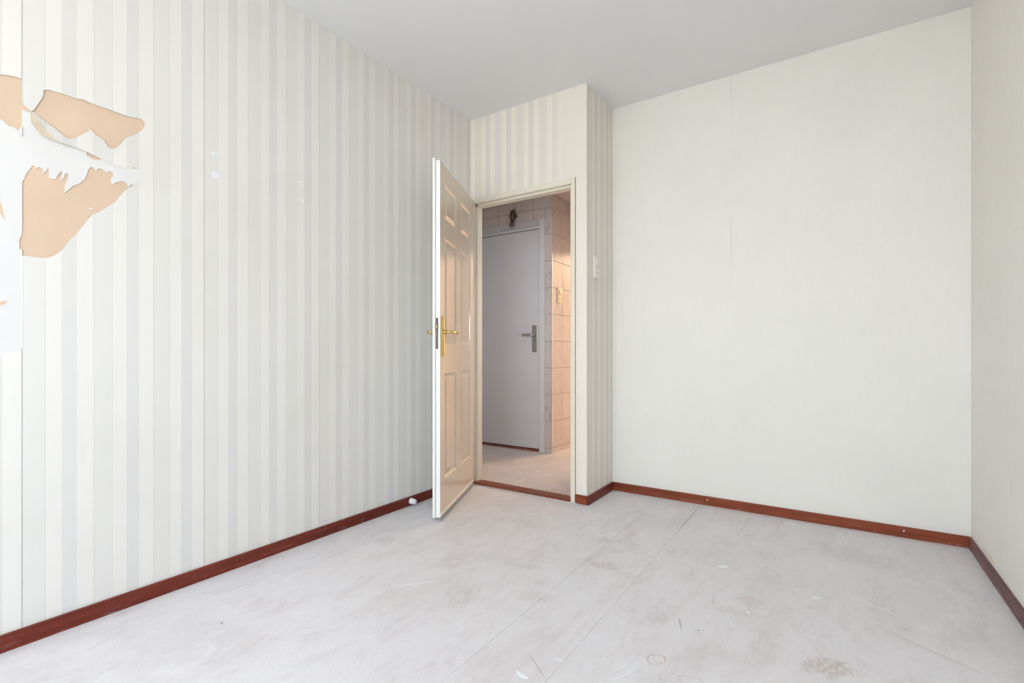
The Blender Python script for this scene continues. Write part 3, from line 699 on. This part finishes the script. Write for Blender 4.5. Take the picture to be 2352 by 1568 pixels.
# ------------------------------------------------------------------ hall behind the doorway
YG, XG, HZ = 3.978, -2.183, 2.41
hf = obj('floor_hall', box(B(-3.35, -1.3446, YD - 0.013, 8.2, -0.12, 0.004), -1.3446, 0.1, 4.80, 8.2, -0.12, 0.004), M['hall_floor'])
tag(hf, 'brownish dusty hall floor beyond the threshold', 'floor', kind='structure')
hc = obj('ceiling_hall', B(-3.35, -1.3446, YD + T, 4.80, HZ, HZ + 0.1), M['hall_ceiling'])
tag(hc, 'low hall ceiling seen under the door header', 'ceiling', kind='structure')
o = obj('wall_hall_left', B(-3.35, -3.25, YD + T, YG, 0, HZ), M['plaster']); tag(o, 'end wall of the hall behind the door jamb', 'wall', kind='structure')
o = obj('wall_hall_right', B(-1.3446, -1.28, YB + 0.10, 4.80, 0, HZ), M['plaster']); tag(o, 'right hand wall of the passage', 'wall', kind='structure')
# room at the far end of the passage (unseen, carries the warm lamp)
fr_ = empty('wall_far_room'); tag(fr_, 'room beyond the end of the passage', 'wall', kind='structure')
for a in ((-3.35, 0.1, 8.1, 8.2, 0, 2.6), (-3.35, -3.25, 4.80, 8.2, 0, 2.6), (0.0, 0.1, 4.80, 8.2, 0, 2.6), (-3.35, 0.1, 4.80, 8.2, 2.6, 2.7), (-3.35, XG, 4.80, 4.87, 0, 2.6), (-1.40, 0.1, 4.80, 4.87, 0, 2.6), (XG, -1.40, 4.80, 4.87, 2.0, 2.6)):
    obj('far_room_panel', B(*a), M['plaster'], fr_)

# tiled wall with the grey door, and the tiled side of the passage
whf = empty('wall_hall_front'); tag(whf, 'grey veined tile wall around the grey hall door', 'wall', kind='structure')
for a in ((-3.35, XG, 2.19, HZ), (-2.259, XG, 0.0, 2.19), (-3.35, -3.131, 0.0, 2.19)):
    obj('tile_backing', B(a[0], a[1] - 0.004, YG + 0.0035, YG + 0.10, a[2], a[3]), M['grout'], whf)
whs = obj('wall_hall_tiled', B(XG - 0.10, XG - 0.0035, YG + 0.10, 4.80, 0, HZ), M['grout'])
tag(whs, 'warm lit tiled passage wall beyond the grey door', 'wall', kind='structure')
cache = {}
def tile(w, h, axis, loc, parent):
    key = (round(w, 3), round(h, 3), axis)
    if key not in cache:
        bm = bmesh.new()
        if axis == 'x': box(bm, 0, w, 0, 0.006, 0, h, bev=0.0012, seg=1)
        else: box(bm, -0.006, 0, 0, w, 0, h, bev=0.0012, seg=1)
        me = bpy.data.meshes.new('tile'); bm.to_mesh(me); bm.free(); me.materials.append(M['marble'])
        cache[key] = me
    o = bpy.data.objects.new('tile', cache[key]); o.location = loc
    return link(o, parent)
jg = 0.0035
ZJ = [0.0, 0.047] + [0.047 + 0.2485 * k for k in range(1, 10)] + [HZ]
XJ = [-2.187 - 0.1965 * k for k in range(0, 6)]
for k in range(len(XJ) - 1):
    x1, x0 = XJ[k], XJ[k + 1]
    for z0, z1 in zip(ZJ, ZJ[1:]):
        lo_x = x0
        zz0 = z0
        if k == 0 and z0 < 2.19 and z1 <= 2.20:
            lo_x = -2.259
        elif k == 0 and z0 < 2.19:
            zz0 = z0
            tile(x1 - (-2.259) - jg, z1 - z0 - jg, 'x', (-2.259 + jg / 2, YG - 0.0015, z0 + jg / 2), whf)
            tile(-2.259 - x0 - jg, z1 - 2.19 - jg, 'x', (x0 + jg / 2, YG - 0.0015, 2.19 + jg / 2), whf)
            continue
        elif z1 <= 2.19:
            continue
        elif z0 < 2.19:
            zz0 = 2.19
        if z1 - zz0 < 0.01: continue
        tile(x1 - lo_x - jg, z1 - zz0 - jg, 'x', (lo_x + jg / 2, YG - 0.0015, zz0 + jg / 2), whf)
YJ = [YG + 0.004, YG + 0.207, YG + 0.404, YG + 0.601, 4.80]
for y0, y1 in zip(YJ, YJ[1:]):
    for z0, z1 in zip(ZJ, ZJ[1:]):
        tile(y1 - y0 - jg, z1 - z0 - jg, 'y', (XG, y0 + jg / 2, z0 + jg / 2), whs)
o = obj('trim_3', B(XG - 0.004, XG + 0.0025, YG - 0.004, YG + 0.004, 0.0, HZ, bev=0.002, seg=3), M['chrome'])
tag(o, 'bright metal corner strip between the grey and warm tiles', 'corner trim', kind='structure')

# grey hall door with frame, sill and lever handle
g2 = empty('door_2', (-2.32, YG, 0)); tag(g2, 'closed flat grey door in the hall', 'door', kind='structure')
obj('leaf', B(-0.735, -0.0045, 0.006, 0.046, 0.028, 2.096, bev=0.001), M['grey_door'], g2)
hp = obj('handle_plate', B(-0.079, -0.026, -0.0005, 0.006, 0.941, 1.192, bev=0.0015), M['alu'], g2); hp['label'] = 'aluminium backplate'
bm = bmesh.new()
cyl(bm, (-0.050, 0.0, 1.101), (-0.050, -0.018, 1.101), 0.010, 0.009)
sweep(bm, [(-0.050, -0.014, 1.101), (-0.050, -0.034, 1.101), (-0.056, -0.044, 1.101), (-0.072, -0.048, 1.102), (-0.11, -0.049, 1.1025), (-0.15, -0.048, 1.103), (-0.162, -0.047, 1.103)], [(0.0095, 0.0095), (0.0095, 0.0095), (0.0095, 0.011), (0.009, 0.0125), (0.008, 0.012), (0.007, 0.010), (0.006, 0.009)])
obj('handle_lever', bm, M['alu'], hp, smooth=True)
for z, r in ((1.176, 0.0045), (0.957, 0.0045), (1.046, 0.0065), (1.080, 0.003)):
    bm = bmesh.new(); lathe(bm, [(r, -0.001), (r, 0.0008), (r * 0.5, 0.0012)], (-0.052, -0.0005, z), (0, -1, 0), 12)
    obj('screw', bm, M['lock_metal'], hp)
bm = bmesh.new(); lathe(bm, [(0.0048, -0.001), (0.0048, 0.0006), (0.002, 0.0008)], (-0.168, 0.006, 1.045), (0, -1, 0), 12)
o = obj('drilled_hole', bm, M['rust'], g2); o['label'] = 'small rusty hole'
obj('latch', B(-0.003, 0.002, 0.0025, 0.007, 1.098, 1.140), M['dark'], g2)
t4 = empty('trim_4', (-2.32, YG, 0)); tag(t4, 'grey painted frame of the hall door', 'door frame', kind='structure')
obj('jamb', B(0.001, 0.061, -0.004, 0.09, 0, 2.19, bev=0.0015), M['grey_frame'], t4)
obj('jamb', B(-0.811, -0.737, -0.004, 0.09, 0, 2.19, bev=0.0015), M['grey_frame'], t4)
obj('header', B(-0.737, 0.001, -0.004, 0.09, 2.128, 2.19, bev=0.0015), M['grey_header_shaded'], t4)
obj('header_bead', B(-0.737, 0.001, 0.004, 0.09, 2.103, 2.128, bev=0.003), M['grey_frame'], t4)
obj('door_stop', B(-0.737, 0.001, 0.05, 0.09, 0.02, 2.103), M['dark'], t4)  # dark sheet behind the leaf; shade of the gap is in its colour
o = obj('trim_5', B(-3.057, -2.318, YG - 0.010, YG + 0.05, 0, 0.020, bev=0.003), M['wood_sill'])
tag(o, 'red brown sill strip under the grey hall door', 'threshold', kind='structure')

# wall lamp above the grey door: bronze fitting and unlit bulb
la = empty('wall_lamp', (-2.593, YG - 0.0015, 2.18)); tag(la, 'dark bronze wall lamp with bare unlit bulb above the grey door', 'lamp')
bm = bmesh.new(); lathe(bm, [(0.020, 0.0), (0.020, 0.006), (0.012, 0.010)], (0.006, 0, 0.075), (0, -1, 0), 20)
obj('wall_plate', bm, M['bronze'], la, smooth=False)
bm = bmesh.new()
lathe(bm, [(0.010, -0.050), (0.022, -0.044), (0.028, -0.020), (0.029, 0.010), (0.025, 0.034), (0.016, 0.050), (0.004, 0.056)], (0, -0.036, 0.072), (0.10, -0.10, 1), 20)
sk = obj('socket_housing', bm, M['bronze'], la, smooth=True)
bm = bmesh.new(); sweep(bm, [(0.006, -0.030, 0.125), (0.012, -0.020, 0.140), (0.015, -0.010, 0.155)], [(0.003, 0.003), (0.0022, 0.0022), (0.001, 0.001)], 8)
obj('wire', bm, M['dark'], sk)
bm = bmesh.new(); sweep(bm, [(0.022, -0.025, 0.070), (0.036, -0.010, 0.066), (0.042, -0.002, 0.064)], [(0.002, 0.002)] * 3, 8)
obj('wire', bm, M['dark'], sk)
bm = bmesh.new(); lathe(bm, [(0.013, 0.0), (0.016, -0.006), (0.015, -0.022), (0.012, -0.026)], (-0.002, -0.040, 0.026), (0.05, 0.2, 1), 18)
obj('lamp_holder', bm, M['dark'], la, smooth=True)
bm = bmesh.new()
prof = [(0.010, 0.030)] + [(0.027 * math.cos(a), 0.027 * math.sin(a)) for a in [R(x) for x in (62, 45, 30, 15, 0, -15, -30, -45, -60, -75, -86)]]
lathe(bm, prof, (-0.006, -0.044, -0.016), (0.05, 0.15, 1), 24)
obj('bulb', bm, M['bulb'], la, smooth=True)

# combined switch and socket plates
def plate(name, label, loc, rz, mat, W, Hh, upper, knob):
    e = empty(name, loc, rz); tag(e, label, 'switch')
    # local: x across, y out of the wall, z up
    obj('plate', B(-W / 2, W / 2, 0, 0.011, 0, Hh, bev=0.003), mat, e)
    zc, zl = Hh * 0.74, Hh * 0.27
    bm = bmesh.new()
    lathe(bm, [(0.0290, 0.0), (0.0290, 0.0015), (0.0255, 0.0018), (0.0250, 0.0008), (0.0235, 0.0008), (0.0225, knob), (0.016, knob + 0.001)], (0, 0.011, zc), (0, 1, 0), 28)
    obj(upper, bm, mat, e)
    bm = bmesh.new()
    lathe(bm, [(0.0240, 0.0), (0.0240, 0.0022), (0.0205, 0.0024), (0.0190, 0.0006), (0.004, 0.0004)], (0, 0.011, zl), (0, 1, 0), 28)
    so = obj('socket_ring', bm, mat, e)
    bm = bmesh.new()
    for s in (-1, 1): cyl(bm, (s * 0.0095, 0.0112, zl), (s * 0.0095, 0.0125, zl), 0.0026, seg=10)
    obj('socket_hole', bm, M['dark'], so)
    obj('joint_line', B(-W / 2 + 0.004, W / 2 - 0.004, 0.0105, 0.0113, Hh * 0.515, Hh * 0.515 + 0.0016), M['lock_metal'], e)
    return e
plate('light_switch', 'ivory light switch with socket on the narrow striped wall', (XC, 2.896, 1.409), R(-90), M['switch'], 0.078, 0.140, 'dimmer_knob', 0.005)
plate('hall_switch', 'yellowed switch and socket plate on the warm hall tiles', (XG, 4.122, 1.403), R(-90), M['switch_warm'], 0.080, 0.140, 'switch_knob', 0.008)

# door stop at the left baseboard
st = empty('door_stop', (XL + BT, 2.160, 0.030)); tag(st, 'small white rubber door stop on the left baseboard', 'door stop')
bm = bmesh.new()
lathe(bm, [(0.013, 0.0), (0.0185, 0.002), (0.019, 0.014), (0.0165, 0.020), (0.0165, 0.028), (0.0155, 0.030)], (0, 0, 0), (1, 0.12, -0.05), 20)
obj('rubber_body', bm, M['white_rubber'], st, smooth=True)
bm = bmesh.new()
lathe(bm, [(0.0150, 0.029), (0.0150, 0.036), (0.0125, 0.042), (0.006, 0.043)], (0, 0, 0), (1, 0.12, -0.05), 20)
obj('rubber_tip', bm, M['white_rubber'], st, smooth=True)

# loose paint flakes on the floor
random.seed(11)
FLK = [(-0.412, 2.301, 0.022, 0.010, 0.35, 'largest white paint flake, on the floor right of the middle'),
       (-0.722, 2.263, 0.009, 0.006, 0.2, 'small white paint flake on the floor between large flake and doorway'),
       (-0.061, 2.205, 0.016, 0.012, 0.5, 'rounded pale flake on the floor towards the right baseboard'),
       (-1.060, 1.885, 0.007, 0.005, 0.9, 'tiny white flake on the floor in front of the doorway'),
       (-0.263, 1.945, 0.008, 0.006, 0.4, 'tiny white flake lying on a brown floor stain'),
       (-0.763, 1.206, 0.024, 0.006, -0.163, 'slender curved white flake near the front edge of the floor')]
for (x, y, a, b, rot, lab) in FLK:
    pts = []
    for i in range(9):
        t_ = 2 * math.pi * i / 9
        rr = 0.8 + 0.4 * random.random()
        px, py = a * rr * math.cos(t_), b * rr * math.sin(t_)
        pts.append((x + px * math.cos(rot) - py * math.sin(rot), y + px * math.sin(rot) + py * math.cos(rot)))
    o = obj('paint_flake', slab(pts, lambda p, q, d: Vector((p, q, 0.0012 - d)), 0.0012), M['flake'])
    tag(o, lab, 'paint flake', 'loose paint flakes on the floor')
